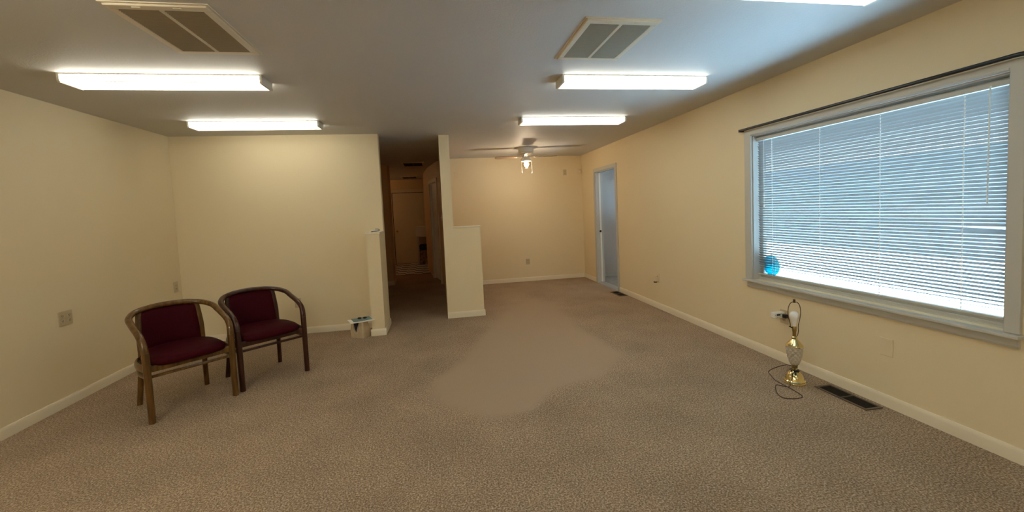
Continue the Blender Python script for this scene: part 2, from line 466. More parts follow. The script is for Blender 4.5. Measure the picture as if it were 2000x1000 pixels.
# door_3: white door in the hall's right-hand wall, hinges on its near side
def along(t, off):   # point on B-C shifted by off out of the wall (towards the hall)
    p = lerp(B, C, t); d = Vector((C[0] - B[0], C[1] - B[1])).normalized(); n = Vector((-d.y, d.x)) * off
    return (p[0] + n.x, p[1] + n.y)
def obox(mb, t0, t1, oa, ob, z0, z1):
    return mb.prism([along(t0, oa), along(t1, oa), along(t1, ob), along(t0, ob)], 2, z0, z1)
t = MB(); obox(t, .03, .10, .0, .018, 0, 2.13); obox(t, .86, .93, .0, .018, 0, 2.13); obox(t, .10, .86, .0, .018, 2.06, 2.13)
d3 = struct(t, 'door_3', DOORP)
m_ = MB(); obox(m_, .101, .115, -.12, .0, 0, 2.06); obox(m_, .845, .859, -.12, .0, 0, 2.06); obox(m_, .101, .859, -.12, .0, 2.048, 2.06); m_.build('jamb', DOORW, d3)
m_ = MB(); obox(m_, .135, .83, -.075, -.04, .012, 2.045); m_.build('door_leaf', DOORW, d3)
for z in (.28, 1.02, 1.78):
    m_ = MB(); obox(m_, .11, .15, -.045, -.02, z, z + .10); m_.build('hinge', BLACKP, d3)
lw = MB(); obox(lw, .93, .931, 0, .001, .0, .01); lw.bm.free()

# ------------------------------------------------------------------ window_1 with casing, stool and apron
t = MB()
t.box((XR - .018, WY1, WZ0), (XR + .002, WY1 + .082, 2.04), .004)
t.box((XR - .018, WY0 - .062, WZ0), (XR + .002, WY0, 2.04), .004)
t.box((XR - .0175, WY0 - .061, WZ1 - .003), (XR + .002, WY1 + .081, 2.046), .004)
t.box((XR - .024, WY0, WZ1 + .003), (XR - .016, WY1, WZ1 + .016), .003)
win = struct(t, 'window_1', WHITE)
MB().box((XR - .05, WY0 - .072, WZ0 - .022), (XR + .05, WY1 + .09, WZ0 - .001), .006).build('window_sill', WHITE, win)
MB().prism([(XR - .018, WZ0 - .022), (XR + .001, WZ0 - .022), (XR + .001, WZ0 - .075), (XR - .012, WZ0 - .075), (XR - .018, WZ0 - .062)], 1, WY0 - .057, WY1 + .062).build('window_apron', WHITE, win)
j = MB()
j.box((XR, WY1 - .012, WZ0 - .001), (XR + WT, WY1 + .001, WZ1)).box((XR, WY0 - .001, WZ0 - .001), (XR + WT, WY0 + .012, WZ1))
j.box((XR, WY0, WZ1 - .012), (XR + WT, WY1, WZ1 + .001)).box((XR + .05, WY0, WZ0 - .001), (XR + WT, WY1, WZ0 + .01))
j.build('window_jamb', WHITE, win)
s = MB()
gx = XR + .086
s.box((gx - .018, WY0 + .012, WZ0 + .01), (gx + .02, WY1 - .012, WZ0 + .055), .004).box((gx - .018, WY0 + .012, WZ1 - .05), (gx + .02, WY1 - .012, WZ1 - .012), .004)
s.box((gx - .018, WY0 + .012, WZ0 + .05), (gx + .02, WY0 + .045, WZ1 - .05), .004).box((gx - .018, WY1 - .045, WZ0 + .05), (gx + .02, WY1 - .012, WZ1 - .05), .004)
s.box((gx - .03, WY0 + .012, WZ0 + .008), (gx - .018, WY1 - .012, WZ0 + .026), .003)
s.build('window_frame', WHITE, win)
MB().box((gx - .002, WY0 + .04, WZ0 + .05), (gx + .002, WY1 - .04, WZ1 - .045)).build('window_pane', GLASS, win)
# sticker on the glass
st = MB().lathe([(.0, 0), (.095, 0), (.095, .0012), (.0, .0012)], n=48, cap=False).xf(Matrix.Translation((gx - .0035, 3.322, .808)) @ Matrix.Rotation(PI / 2, 4, 'Y')).build('window_sticker', TEAL)
tag(st, 'round teal sticker on the window glass, seen through the blind slats', 'sticker')

# blind
bx = XR + .046
bl = thing('venetian_blind', 'white mini venetian blind covering the wide window', 'blind', (bx, (WY0 + WY1) / 2, WZ0 + .04))
def L_(x, y, z): return (x - bx, y - (WY0 + WY1) / 2, z - WZ0 - .04)
def LM(mb): return mb.xf(Matrix.Translation((-bx, -(WY0 + WY1) / 2, -WZ0 - .04)))
BY0, BY1 = 1.702, 3.426
LM(MB().box((bx - .014, BY0 - .008, 1.938), (bx + .014, BY1 + .006, 1.968), .003)).build('headrail', RAIL, bl)
LM(MB().box((bx - .012, BY0, .716), (bx + .012, BY1, .730), .004)).build('bottom_rail', RAIL, bl)
sm = MB()
NS, zb, zt = 56, .747, 1.926
tilt = math.radians(48)
wd = .0125
bm = sm.bm
for i in range(NS):
    z = zb + (zt - zb) * i / (NS - 1)
    ta = tilt + random.uniform(-.03, .03)
    if i < 4: ta -= (4 - i) * .14
    y1_ = BY1 + random.uniform(-.003, .003); y0_ = BY0 + random.uniform(-.003, .003)
    droop = 0.0
    if i == 21: droop = -.011        # one slat hangs crooked at its near end
    prof = []
    for k in range(5):
        u = (k / 4 - .5) * 2
        a, b_ = u * wd, (1 - u * u) * .0022
        # u=-1 room-side edge (high), u=+1 outer edge (low)
        prof.append((a * math.cos(ta) - b_ * -math.sin(ta), -a * math.sin(ta) + b_ * math.cos(ta)))
    segs = 6
    rows = []
    for sgi in range(segs + 1):
        y = y0_ + (y1_ - y0_) * sgi / segs
        dz = droop * max(0, 1 - sgi / .9)
        rows.append([bm.verts.new((bx + px, y, z + pz + dz)) for px, pz in prof])
    for sgi in range(segs):
        for k in range(4):
            bm.faces.new((rows[sgi][k], rows[sgi][k + 1], rows[sgi + 1][k + 1], rows[sgi + 1][k]))
LM(sm).build('slats', SLAT, bl, smooth=True)
for y in (3.25, 2.782, 2.336, 1.886):
    m_ = MB()
    m_.tube([(bx - .0145, y, .722), (bx - .0145, y, 1.94)], .0014, 6).tube([(bx + .0145, y, .722), (bx + .0145, y, 1.94)], .0011, 6)
    for i in range(NS):
        z = zb + (zt - zb) * i / (NS - 1)
        m_.box((bx - .0155, y - .0035, z - .006), (bx - .0135, y + .0035, z + .004))
    LM(m_).build('ladder_cord', CORDM, bl)
LM(MB().tube([(bx - .018, 1.772, 1.948), (bx - .024, 1.772, 1.93), (bx - .022, 1.775, 1.33)], .0035, 8)).build('tilt_wand', CLEARP, bl, smooth=True)
LM(MB().tube([(bx - .018, 3.338, 1.945), (bx - .02, 3.338, 1.36)], .0012, 6).lathe([(.002, 0), (.006, .004), (.005, .02), (.002, .03)], c=(bx - .02, 3.338, 1.335), n=10)).build('pull_cord', CORDM, bl, smooth=True)

rod = thing('curtain_rod', 'black curtain rod along the top of the window casing', 'curtain rod', (XR - .05, 2.58, 2.056))
rb = MB()
pr_ = spline([(.048, -.995, 0), (.030, -.985, 0), (.008, -.968, 0), (0, -.935, 0)], 4) + [Vector((0, -.5, 0)), Vector((0, .5, 0)), Vector((0, .965, 0))]
rb.tube(pr_, [(.005, .011)] * len(pr_), 12)
rb.build('rod', BLACKM, rod, angle=40)
MB().box((-.004, .962, -.012), (.048, .975, .012), .002).build('end_return', BLACKM, rod)

# outside
struct(MB().box((XR + WT + .02, -30, -.35), (60, 50, -.3)), 'ground', ASPHALT)

struct(MB().box((13, -25, -.3), (13.3, 45, 2.5)), 'horizon_screen', principled('horizon screen grey', (.085, .085, .085), .8, mottling=(.35, .25)))  # invented wall outside, evens the brightness between the blind slats

# ------------------------------------------------------------------ fluorescent ceiling lights
def fluorescent(x0, x1, y0, y1, label, first=[None]):
    L = x1 - x0; Wd = y1 - y0
    loc = ((x0 + x1) / 2, (y0 + y1) / 2, H)
    if first[0] is None:
        r = thing('fluorescent_light', label, 'ceiling light', loc, 0, 'fluorescent lights on the ceiling')
        l, h = 1.235 / 2, .195 / 2
        MB().box((-l, -h, -.009), (l, h, 0), .002).build('housing', METALW, r)
        prof = [(-h + .001, -.009), (-h + .002, -.045), (-h + .008, -.057), (h - .008, -.057), (h - .002, -.045), (h - .001, -.009)]
        lens = MB().prism(prof, 0, -l + .016, l - .016).build('diffuser', [LENS, LENSB], r)
        for p in lens.data.polygons:
            if p.normal.z < -.75: p.material_index = 1
        for s in (-1, 1):
            MB().tube([(-l + .014, s * (h - .005), -.0535), (l - .014, s * (h - .005), -.0535)], .003, 6).build('lens_rib', METALW, r)
        capp = [(-h - .002, 0), (-h - .001, -.048), (-h + .006, -.061), (h - .006, -.061), (h + .001, -.048), (h + .002, 0)]
        MB().prism(capp, 0, -l, -l + .0155).build('end_cap', METALW, r)
        MB().prism(capp, 0, l - .0155, l).build('end_cap', METALW, r)
        first[0] = r
    else:
        r = copy_tree(first[0]); r.location = loc; r['label'] = label
    r.scale = (1, 1, 1)
    return r
fluorescent(-2.41, -1.16, 3.255, 3.45, 'fluorescent ceiling light between the left ceiling vent and the light nearest the back wall')
fluorescent(-2.41, -1.185, 4.72, 4.92, 'fluorescent ceiling light just in front of the back wall, above the two chairs')
ra = fluorescent(1.0, 2.235, 3.18, 3.36, 'fluorescent ceiling light just behind the right ceiling vent')
rb = fluorescent(.965, 2.195, 4.62, 4.80, 'fluorescent ceiling light in front of the ceiling fan')
RIGHT = bpy.data.objects['diffuser'].data.copy(); RIGHT.materials.clear()
RIGHT.materials.append(emission('used fluorescent lens sides', (1.0, .96, .82), 9.0)); RIGHT.materials.append(emission('used fluorescent lens underside', (1.0, .96, .82), 2.4))
for r_ in (ra, rb):
    for ch in r_.children:
        if ch.name.startswith('diffuser'): ch.data = RIGHT
r0 = fluorescent(1.0, 2.235, 1.69, 1.88, 'fluorescent ceiling light in front of the right vent, cut by the top edge')
for ch in r0.children:      # dimmer, older tubes behind a ribbed lens
    if ch.name.startswith('diffuser'):
        ch.data = ch.data.copy(); ch.data.materials.clear()
        ch.data.materials.append(emission('ageing fluorescent lens sides', (.90, 1.0, .93), 4.2)); ch.data.materials.append(emission('ageing fluorescent lens underside', (.90, 1.0, .93), 1.6))
        AGED = ch.data
fluorescent(-2.41, -1.18, 1.69, 1.88, 'fluorescent ceiling light out of view in front of the left vent')
BOOSTED = bpy.data.objects['diffuser'].data.copy(); BOOSTED.materials.clear()
BOOSTED.materials.append(emission('boosted fluorescent lens sides', (1.0, .95, .80), 36.0)); BOOSTED.materials.append(emission('boosted fluorescent lens underside', (1.0, .95, .80), 2.0))
for yy, wh in ((.13, 'overhead'), (-1.42, 'behind'), (-2.97, 'at the near end')):
    rw = fluorescent(1.0, 2.235, yy, yy + .19, 'added fluorescent ceiling light out of view %s on the window side' % wh)
    rl = fluorescent(-2.41, -1.18, yy, yy + .19, 'added fluorescent ceiling light out of view %s on the left side' % wh)
    for r_, dat in ((rw, AGED), (rl, BOOSTED)):      # added unseen rows, boosted left to lift wall brightness, dim by the window
        for ch in r_.children:
            if ch.name.startswith('diffuser'):
                ch.data = dat

# ------------------------------------------------------------------ ceiling return vents
def ceiling_vent(cx, cy, w_, d_, label, first=[None], grp='return air vents in the ceiling'):
    if first[0] is None:
        r = thing('ceiling_vent', label, 'vent', (cx, cy, H), 0, grp)
        w2, d2 = .43 / 2, .60 / 2
        fr = MB()
        for (a, b) in (((-w2, -d2), (w2, -d2 + .045)), ((-w2, d2 - .045), (w2, d2)), ((-w2, -d2 + .045), (-w2 + .034, d2 - .045)), ((w2 - .034, -d2 + .045), (w2, d2 - .045))):
            fr.box((a[0], a[1], -.014), (b[0], b[1], 0), .004)
        fr.box((-w2 - .012, -d2 - .012, -.005), (w2 + .012, -d2, 0)).box((-w2 - .012, d2, -.005), (w2 + .012, d2 + .012, 0)).box((-w2 - .012, -d2, -.005), (-w2, d2, 0)).box((w2, -d2, -.005), (w2 + .012, d2, 0))
        fr.build('frame', GRILLEF, r)
        MB().box((-.011, -d2 + .044, -.013), (.011, d2 - .044, -.001), .003).build('divider', GRILLEF, r)
        for s in (-1, 1):
            lv = MB()
            xa, xb = sorted((s * .0105, s * (w2 - .033)))
            n = 36
            for k in range(n):
                y = -d2 + .052 + (2 * d2 - .104) * k / (n - 1)
                lv.prism([(y + .006, -.0135), (y - .003, -.0035), (y - .001, -.0035), (y + .008, -.0135)], 0, xa, xb)
            lv.build('louvre_panel', GRILLE, r)
        MB().box((-w2 + .03, -d2 + .04, -.003), (w2 - .03, d2 - .04, -.001)).build('duct_opening', DARK, r)
        for s in (-1, 1):
            MB().box((s * .085 - .018, -d2 + .010, -.018), (s * .085 + .018, -d2 + .018, -.0135), .002).build('latch', GRILLEF, r)
        first[0] = r
    else:
        r = copy_tree(first[0]); r.location = (cx, cy, H); r['label'] = label
    return r
ceiling_vent(-1.237, 2.545, .43, .6, 'beige louvred ceiling vent in front of the left row of lights')
ceiling_vent(1.072, 2.535, .43, .6, 'beige louvred ceiling vent in front of the right row of lights')
HGR = principled('dark hall grille', (.035, .026, .018), .6)  # darker colour for the hall vents' louvres and dividers
for x_, y_, lb in ((-.45, 8.80, 'dark ceiling vent in the hallway'), (-.72, 11.85, 'dark ceiling vent above the laundry room door')):
    hv = ceiling_vent(x_, y_, .43, .6, lb)
    for ch in hv.children:
        if ch.name.split('.')[0] in ('louvre_panel', 'divider'):
            ch.data = ch.data.copy(); ch.data.materials.clear(); ch.data.materials.append(HGR)

# ------------------------------------------------------------------ ceiling fan
fan = thing('ceiling_fan', 'white ceiling fan with a lit lamp in the alcove', 'ceiling fan', (1.49, 6.9, H))
FANW = principled('fan enamel', (.66, .64, .56), .35)
MB().lathe([(.146, 0), (.146, -.008), (.135, -.014), (.128, -.03), (.127, -.075), (.118, -.085), (.0, -.085)][::-1], n=40).build('motor_housing', FANW, fan, angle=30)
MB().lathe([(.0, -.086), (.122, -.086), (.125, -.1), (.112, -.112), (.088, -.118), (.085, -.132), (.0, -.132)][::-1], n=40).build('motor_ring', FANW, fan, angle=30)
MB().lathe([(.03, -.132), (.062, -.14), (.06, -.165), (.045, -.178), (.0, -.18)][::-1], n=32).build('switch_housing', FANW, fan, angle=30)
BLADEM = wood_material('fan blade veneer', (.20, .13, .08), (.30, .21, .13))
for k, a in enumerate((-7, 83, 173, 263)):
    M = Matrix.Rotation(math.radians(a), 4, 'Z')
    ar = MB().tube([(.075, 0, -.122), (.11, 0, -.146), (.15, 0, -.156), (.20, 0, -.152)], [(.012, .005)] * 4, 8).xf(M)
    ar.build('blade_arm', FANW, fan, smooth=True)
    bd = MB()
    pts = [(.155, -.045), (.17, -.05), (.45, -.062), (.505, -.055), (.52, -.03), (.52, .03), (.505, .055), (.45, .062), (.17, .05), (.155, .045)]
    bd.prism(pts, 2, -.003, .003).xf(M @ Matrix.Translation((0, 0, -.152)) @ Matrix.Rotation(math.radians(11), 4, 'X'))
    bd.build('blade', BLADEM, fan)
MB().lathe([(.05, -.176), (.062, -.19), (.085, -.205), (.086, -.222), (.07, -.228), (.06, -.222), (.052, -.2), (.045, -.18)], n=32, cap=False).build('lamp_fitter', FANW, fan, angle=40)
WARMBULB = emission('warm lit bulb', (1.0, .78, .52), 70.0)
sh = MB().lathe([(.0, -.338), (.03, -.334), (.058, -.318), (.076, -.29), (.078, -.262), (.066, -.232), (.058, -.225)], n=32, cap=False).build('lamp_shade', glass_pane('clear lamp glass', (.97, .95, .9), .1), fan, smooth=True)
MB().lathe([(.0, -.316), (.02, -.311), (.036, -.295), (.04, -.275), (.03, -.25), (.016, -.225), (.014, -.205), (.0, -.205)], n=24, cap=False).build('bulb', WARMBULB, fan, smooth=True)
for s, x in ((1, -.087), (-1, .085)):
    MB().tube([(x * .75, -.02, -.17), (x, -.035, -.20), (x, -.035, -.40)], .0014, 6).lathe([(.0, -.43), (.007, -.425), (.008, -.412), (.003, -.398)], c=(x, -.035, 0), n=12, cap=False).build('pull_chain', FANW, fan, smooth=True)

# ------------------------------------------------------------------ armchairs
def make_chair(name, label, loc, rz, wood, front=None):
    r = thing(name, label, 'armchair', loc, rz, 'armchairs by the back wall')
    # local: +x to the sitter's right in the photo's view, -y is the front
    def mir(p, s): return (p[0] * s, p[1], p[2])
    half = [(.268, -.232, 0), (.269, -.231, .25), (.270, -.228, .44), (.272, -.221, .535), (.277, -.196, .592), (.279, -.14, .632), (.280, -.06, .660), (.279, .03, .688), (.272, .12, .719), (.225, .20, .745), (.15, .245, .76), (.07, .262, .767), (0, .266, .769)]
    full = [mir(p, -1) for p in half] + [p for p in half[::-1][1:]]
    # arm rail: the bent piece from arm front to arm front, in one sweep with the front legs' tops
    path = spline(full, 6)
    n = len(path)
    rail = [p for p in path if p.z > .50]
    rr = []
    for p in rail:
        k_ = max(0.0, min(1.0, (p.z - .50) / .12)); rr.append((.0235 - .003 * k_, .0235 - .001 * k_))
    MB().tube(rail, rr, 14).build('arm_rail', wood, r, smooth=True)
    for s in (-1, 1):
        leg = spline([mir(p, s) for p in half[:5]], 6)
        leg = [p for p in leg if p.z <= .515]
        MB().tube(leg, [(.0255 - .002 * (p.z / .5), .0215 + .002 * (p.z / .5)) for p in leg], 14).build('leg', wood, r, smooth=True)
    for s in (-1, 1):
        pts = spline([mir(p, s) for p in [(.228, .262, 0), (.216, .225, .2), (.206, .196, .40), (.206, .19, .46)]], 6)
        MB().tube(pts, [(.0165, .0195)] * len(pts), 12).build('leg', wood, r, smooth=True)
        pts = spline([mir(p, s) for p in [(.206, .19, .45), (.206, .196, .56), (.198, .214, .68), (.190, .226, .748)]], 6)
        MB().tube(pts, [(.013, .019)] * len(pts), 12).build('back_post', wood, r, smooth=True)
    # seat apron and lower stretcher: bent hoops
    def hoop(z, hx, hy, rx, ry, name):
        pts = []
        for k in range(41):
            a = PI * k / 40
            pts.append((hx * math.cos(a) * (1 if abs(math.cos(a)) > 0 else 1), -.10 + (hy + .10) * math.sin(a) ** .8, z))
        pts = [(.262, -.222, z), (hx - .006, -.17, z)] + pts + [(-hx + .006, -.17, z), (-.262, -.222, z)]
        MB().tube(pts, [(rx, ry)] * len(pts), 12).build(name, wood, r, smooth=True)
    hoop(.388, .282, .250, .014, .030, 'seat_hoop')
    hoop(.330, .278, .242, .013, .015, 'lower_hoop')
    MB().box((-.25, -.236, .366), (.25, -.214, .412), .004).build('front_rail', wood, r)
    MB().box((-.25, -.232, .322), (.25, -.214, .342), .004).build('front_stretcher', wood, r)
    # seat cushion, D-shaped with a crowned top
    s_ = MB(); bm = s_.bm
    NR, NA = 7, 48
    outline = []
    for k in range(NA):
        a = 2 * PI * k / NA
        ca, sa = math.cos(a), math.sin(a)
        if sa < 0:   # front: squarish
            e = .42
            x = .243 * math.copysign(abs(ca) ** e, ca); y = -.02 - .245 * abs(sa) ** e
            y -= .012 * (1 - (x / .243) ** 2)
        else:
            x = .243 * math.copysign(abs(ca) ** .75, ca); y = -.02 + .232 * abs(sa) ** .8
        outline.append((x, y))
    layers = [(.97, .402), (1.005, .408), (1.03, .421), (1.015, .441), (.945, .458), (.79, .470), (.55, .477), (.28, .480)]
    rings = [[bm.verts.new((x * f, -.02 + (y + .02) * f, z)) for x, y in outline] for f, z in layers]
    for i in range(len(rings) - 1):
        for k in range(NA):
            bm.faces.new((rings[i][k], rings[i][(k + 1) % NA], rings[i + 1][(k + 1) % NA], rings[i + 1][k]))
    bm.faces.new(rings[0][::-1]); bm.faces.new(rings[-1])
    s_.build('seat', BURG, r, smooth=True)
    # curved upholstered back panel
    b_ = MB(); bm = b_.bm
    nu, nv = 20, 10
    def surf(u, v, side):
        x = (u - .5) * 2 * .190
        z = .435 + v * (.752 - .435 - .012 * (2 * u - 1) ** 2 * 1.2)
        y = .180 + .045 * v + .045 * (1 - (2 * u - 1) ** 2)
        edge = min(u, 1 - u, v * .8, (1 - v) * .8)
        th = .008 + .017 * min(1, edge / .12) ** .5
        return (x, y + side * th, z)
    G = {}
    for side in (-1, 1):
        for i in range(nu + 1):
            for j in range(nv + 1):
                G[side, i, j] = bm.verts.new(surf(i / nu, j / nv, side))
    for side in (-1, 1):
        for i in range(nu):
            for j in range(nv):
                bm.faces.new((G[side, i, j], G[side, i + 1, j], G[side, i + 1, j + 1], G[side, i, j + 1]))
    for i in range(nu):
        for j in (0, nv): bm.faces.new((G[-1, i, j], G[-1, i + 1, j], G[1, i + 1, j], G[1, i, j]))
    for j in range(nv):
        for i in (0, nu): bm.faces.new((G[-1, i, j], G[-1, i, j + 1], G[1, i, j + 1], G[1, i, j]))
    b_.build('backrest', BURG, r, smooth=True)
    return r
make_chair('armchair', 'oak-framed burgundy armchair nearest the left wall', (-2.074, 3.698, 0), math.radians(44.15), WOOD)
make_chair('armchair', 'dark mahogany-framed burgundy armchair nearest the back wall', (-1.645, 4.138, 0), math.radians(41.2), WOOD2)

# ------------------------------------------------------------------ table lamp without a shade
lp = thing('table_lamp', 'brass and crystal table lamp without a shade standing on the carpet', 'lamp', (2.607, 2.72, 0))
MB().lathe([(.0, .0), (.070, .0), (.073, .004), (.073, .012), (.070, .016), (.0715, .020), (.0715, .025), (.067, .029), (.063, .032), (.061, .040), (.056, .056), (.048, .072), (.038, .084), (.027, .092), (.020, .098), (.0175, .106), (.0165, .120), (.0, .121)], n=40).build('base', BRASS, lp, angle=35)
def facet(r, z, a): return r * (1 - .10 * (1 - abs(math.sin(5 * a + z * 85)) * abs(math.sin(5 * a - z * 85))))
prof = []
for k in range(31):
    tt = k / 30
    z = .148 + .139 * tt
    prof.append((.029 + .030 * math.sin(tt * PI / 2) ** .8, z))
MB().lathe(prof, n=100, fn=facet).build('crystal_body', CRYSTAL, lp)
MB().lathe([(.0, .118), (.018, .118), (.0205, .122), (.0205, .137), (.023, .141), (.027, .149), (.0, .149)], n=32).build('collar', BRASSD, lp, angle=35)
def flute(r, z, a): return r * (1 + .03 * abs(math.sin(8 * a)) * (1 if .297 < z < .338 else 0))
MB().lathe([(.0, .286), (.057, .286), (.0585, .290), (.056, .296), (.046, .308), (.033, .325), (.022, .339), (.0185, .343), (.0195, .346), (.0195, .358), (.015, .362), (.0, .362)], n=96, fn=flute).build('shoulder_cap', BRASS, lp, angle=30)
MB().lathe([(.0, .360), (.0125, .360), (.0125, .398), (.015, .406), (.015, .436), (.0135, .441), (.0, .441)], n=24).build('socket', BRASSD, lp, angle=35)
MB().tube([(-.015, 0, .428), (-.036, .01, .440)], .0042, 8).build('switch_key', BLACKP, lp, smooth=True)
MB().lathe([(.0, .440), (.012, .441), (.012, .455), (.015, .459), (.018, .470), (.022, .488), (.029, .503), (.033, .518), (.031, .535), (.023, .548), (.010, .554), (.0, .555)], n=28, cap=False).build('bulb', BULBW, lp, smooth=True)
hp = spline([(.014, -.005, .362), (.020, -.007, .370), (.026, -.009, .40), (.026, -.009, .445), (.041, -.014, .53), (.038, -.013, .585), (.024, -.008, .618), (0, 0, .627), (-.024, .008, .618), (-.038, .013, .585), (-.041, .014, .53), (-.028, .010, .465), (-.024, .008, .435), (-.016, .006, .430)], 6)
MB().tube(hp, .0026, 8).build('harp', BRONZE, lp, smooth=True)
MB().lathe([(.009, .621), (.010, .629), (.005, .632), (.009, .636), (.008, .645), (.0, .647)], n=16).build('finial', BRONZE, lp, angle=40)
base = Vector((2.607, 2.72, 0))
cw = [(2.612, 2.742, .1245), (2.60, 2.80, .112), (2.59, 2.90, .05), (2.578, 2.945, .006), (2.54, 2.87, .004), (2.503, 2.785, .004), (2.497, 2.69, .004), (2.484, 2.60, .008), (2.470, 2.51, .004), (2.40, 2.492, .004), (2.33, 2.523, .004), (2.345, 2.60, .004), (2.44, 2.715, .004), (2.47, 2.682, .008), (2.50, 2.655, .010), (2.522, 2.672, .03), (2.552, 2.685, .055), (2.568, 2.700, .085), (2.587, 2.690, .098), (2.615, 2.688, .098), (2.636, 2.712, .098), (2.630, 2.743, .098), (2.602, 2.752, .100), (2.577, 2.733, .103), (2.577, 2.705, .107), (2.596, 2.688, .110)]
cd = spline([tuple(Vector(p) - base) for p in cw], 6)
MB().tube(cd, .0027, 7).build('cord', principled('brown lamp cord', (.03, .015, .012), .5), lp, smooth=True)
MB().box((-.044, -.052, .104), (-.010, -.035, .118), .004).build('plug', BLACKP, lp)

# ------------------------------------------------------------------ wall plates and outlets
def plate(name, label, cat, c, normal, w_, h_, mat, kind='duplex', grp=None):
    r = thing(name, label, cat, c, 0, grp)
    # built facing -y, then turned to its wall
    rot = {'-y': 0, '-x': -PI / 2, '+x': PI / 2}[normal]
    M = Matrix.Rotation(rot, 4, 'Z')
    MB().box((-w_ / 2, -.006, -h_ / 2), (w_ / 2, 0, h_ / 2), .0025).xf(M).build('cover_plate', mat, r)
    cols = (-w_ * .25, w_ * .25) if kind == 'double' else (0,)
    if kind in ('duplex', 'double', 'jack'):
        for x in cols:
            for z in ((-.02, .02) if kind != 'jack' else (0,)):
                MB().box((x - .0155, -.008, z - .0125), (x + .0155, -.0055, z + .0125), .004).xf(M).build('receptacle', mat, r)
                MB().box((x - .0075, -.0085, z - .004), (x - .005, -.0078, z + .006)).box((x + .005, -.0085, z - .004), (x + .0075, -.0078, z + .006)).box((x - .002, -.0085, z - .010), (x + .002, -.0078, z - .006)).xf(M).build('slots', DARK, r)
    if kind == 'switch':
        MB().box((-.005, -.020, -.004), (.005, -.005, .014), .002).xf(M).build('toggle', mat, r)
    return r
plate('wall_outlet', 'double-width beige outlet on the left wall beside the oak armchair', 'outlet', (XL, 3.943, .703), '+x', .127, .116, BEIGE, 'double')
plate('wall_outlet', 'beige outlet high on the left wall by the room corner', 'outlet', (XL, 5.40, .705), '+x', .082, .118, BEIGE)
plate('wall_outlet', 'beige outlet low on the back wall behind the dark armchair', 'outlet', (-1.765, YB, .39), '-y', .075, .118, BEIGE)
plate('wall_outlet', 'beige outlet low in the middle of the alcove back wall', 'outlet', (1.69, YF, .392), '-y', .08, .118, BEIGE)
ro = plate('wall_outlet', 'cream outlet on the right wall between door and window', 'outlet', (XR, 5.19, .42), '-x', .082, .118, CREAMP)
plate('wall_outlet', 'beige outlet behind the shadeless lamp, with a timer plugged in', 'outlet', (XR, 3.09, .40), '-x', .086, .12, BEIGE)
plate('wall_plate', 'blank cream cover plate on the right wall under the window', 'wall plate', (XR, 2.258, .40), '-x', .08, .118, CREAMP, 'blank')
plate('wall_plate', 'beige outlet plate high on the alcove wall right of the fan', 'wall plate', (2.515, YF, 2.117), '-y', .068, .115, BEIGE, 'duplex')
plate('wall_plate', 'cream plate high on the alcove wall beside the pillar', 'wall plate', (.375, YF, 2.13), '-y', .07, .12, CREAMP, 'blank')
plate('light_switch', 'light switch on the dark hallway wall behind the pillar', 'light switch', (PX0, 6.95, 1.34), '-x', .075, .118, PLASTW, 'switch')
sb = thing('wall_sensor', 'small cream box high in the corner of the alcove', 'sensor', (2.815, YF, 2.13))
MB().box((-.03, -.03, -.05), (.03, 0, .05), .005).build('case', CREAMP, sb)
MB().box((-.012, -.0315, -.02), (.012, -.029, .005), .001).build('lens', PLASTW, sb)
pg = thing('wall_night_light', 'small plug-in night light in the outlet beyond the window', 'night light', (XR - .0085, 5.19, .40))
MB().box((-.045, -.022, -.03), (0, .022, .03), .006).build('body', CREAMP, pg)
MB().box((-.052, -.015, -.045), (-.012, .015, -.0305), .004).build('shade', BLACKP, pg)
tm = thing('plug_timer', 'white plug-in timer with dark display in the outlet behind the lamp', 'timer', (XR - .0085, 3.10, .42))
MB().box((-.100, -.024, -.026), (0, .024, .024), .006).build('case', PLASTW, tm)
MB().box((-.080, -.0252, -.003), (-.045, -.0238, .012), .0005).build('display', BLACKP, tm)
for x, z in ((-.092, .003), (-.075, -.014), (-.058, -.015), (-.040, -.012), (-.036, .010)):
    MB().lathe([(.0035, 0), (.003, .0015), (0, .0018)], n=10).xf(Matrix.Translation((x, -.0238, z)) @ Matrix.Rotation(PI / 2, 4, 'X')).build('button', GRILLE, tm)
MB().box((-.030, -.060, -.022), (-.002, -.0245, .010), .004).build('plug', BLACKP, tm)

# ------------------------------------------------------------------ floor registers
def register(cx, cy, w_, l_, label):
    r = thing('floor_register', label, 'register', (cx, cy, 0), 0, 'floor registers along the right wall')
    f = MB(); a, b = w_ / 2, l_ / 2; e = .018
    f.box((-a, -b, 0), (a, -b + e, .007), .002).box((-a, b - e, 0), (a, b, .007), .002).box((-a, -b + e, 0), (-a + e, b - e, .007), .002).box((a - e, -b + e, 0), (a, b - e, .007), .002).box((-a + e, -.004, 0), (a - e, .004, .0065))
    f.build('frame', REGM, r)
    lv = MB(); n = 16
    for s in (-1, 1):
        for k in range(n):
            y = s * (.008 + (b - e - .012) * (k + .5) / n)
            lv.box((-a + e, y - .0012, .0005), (a - e, y + .0012, .005))
    lv.build('louvre_panel', DARK, r)
    MB().box((-a + .004, -b + .004, .0002), (a - .004, b - .004, .0012)).build('duct_opening', DARK, r)
    return r
register(2.748, 2.43, .135, .385, 'brown metal floor register beside the shadeless lamp')
register(2.775, 6.27, .135, .36, 'brown metal floor register beside the sliding doorway')

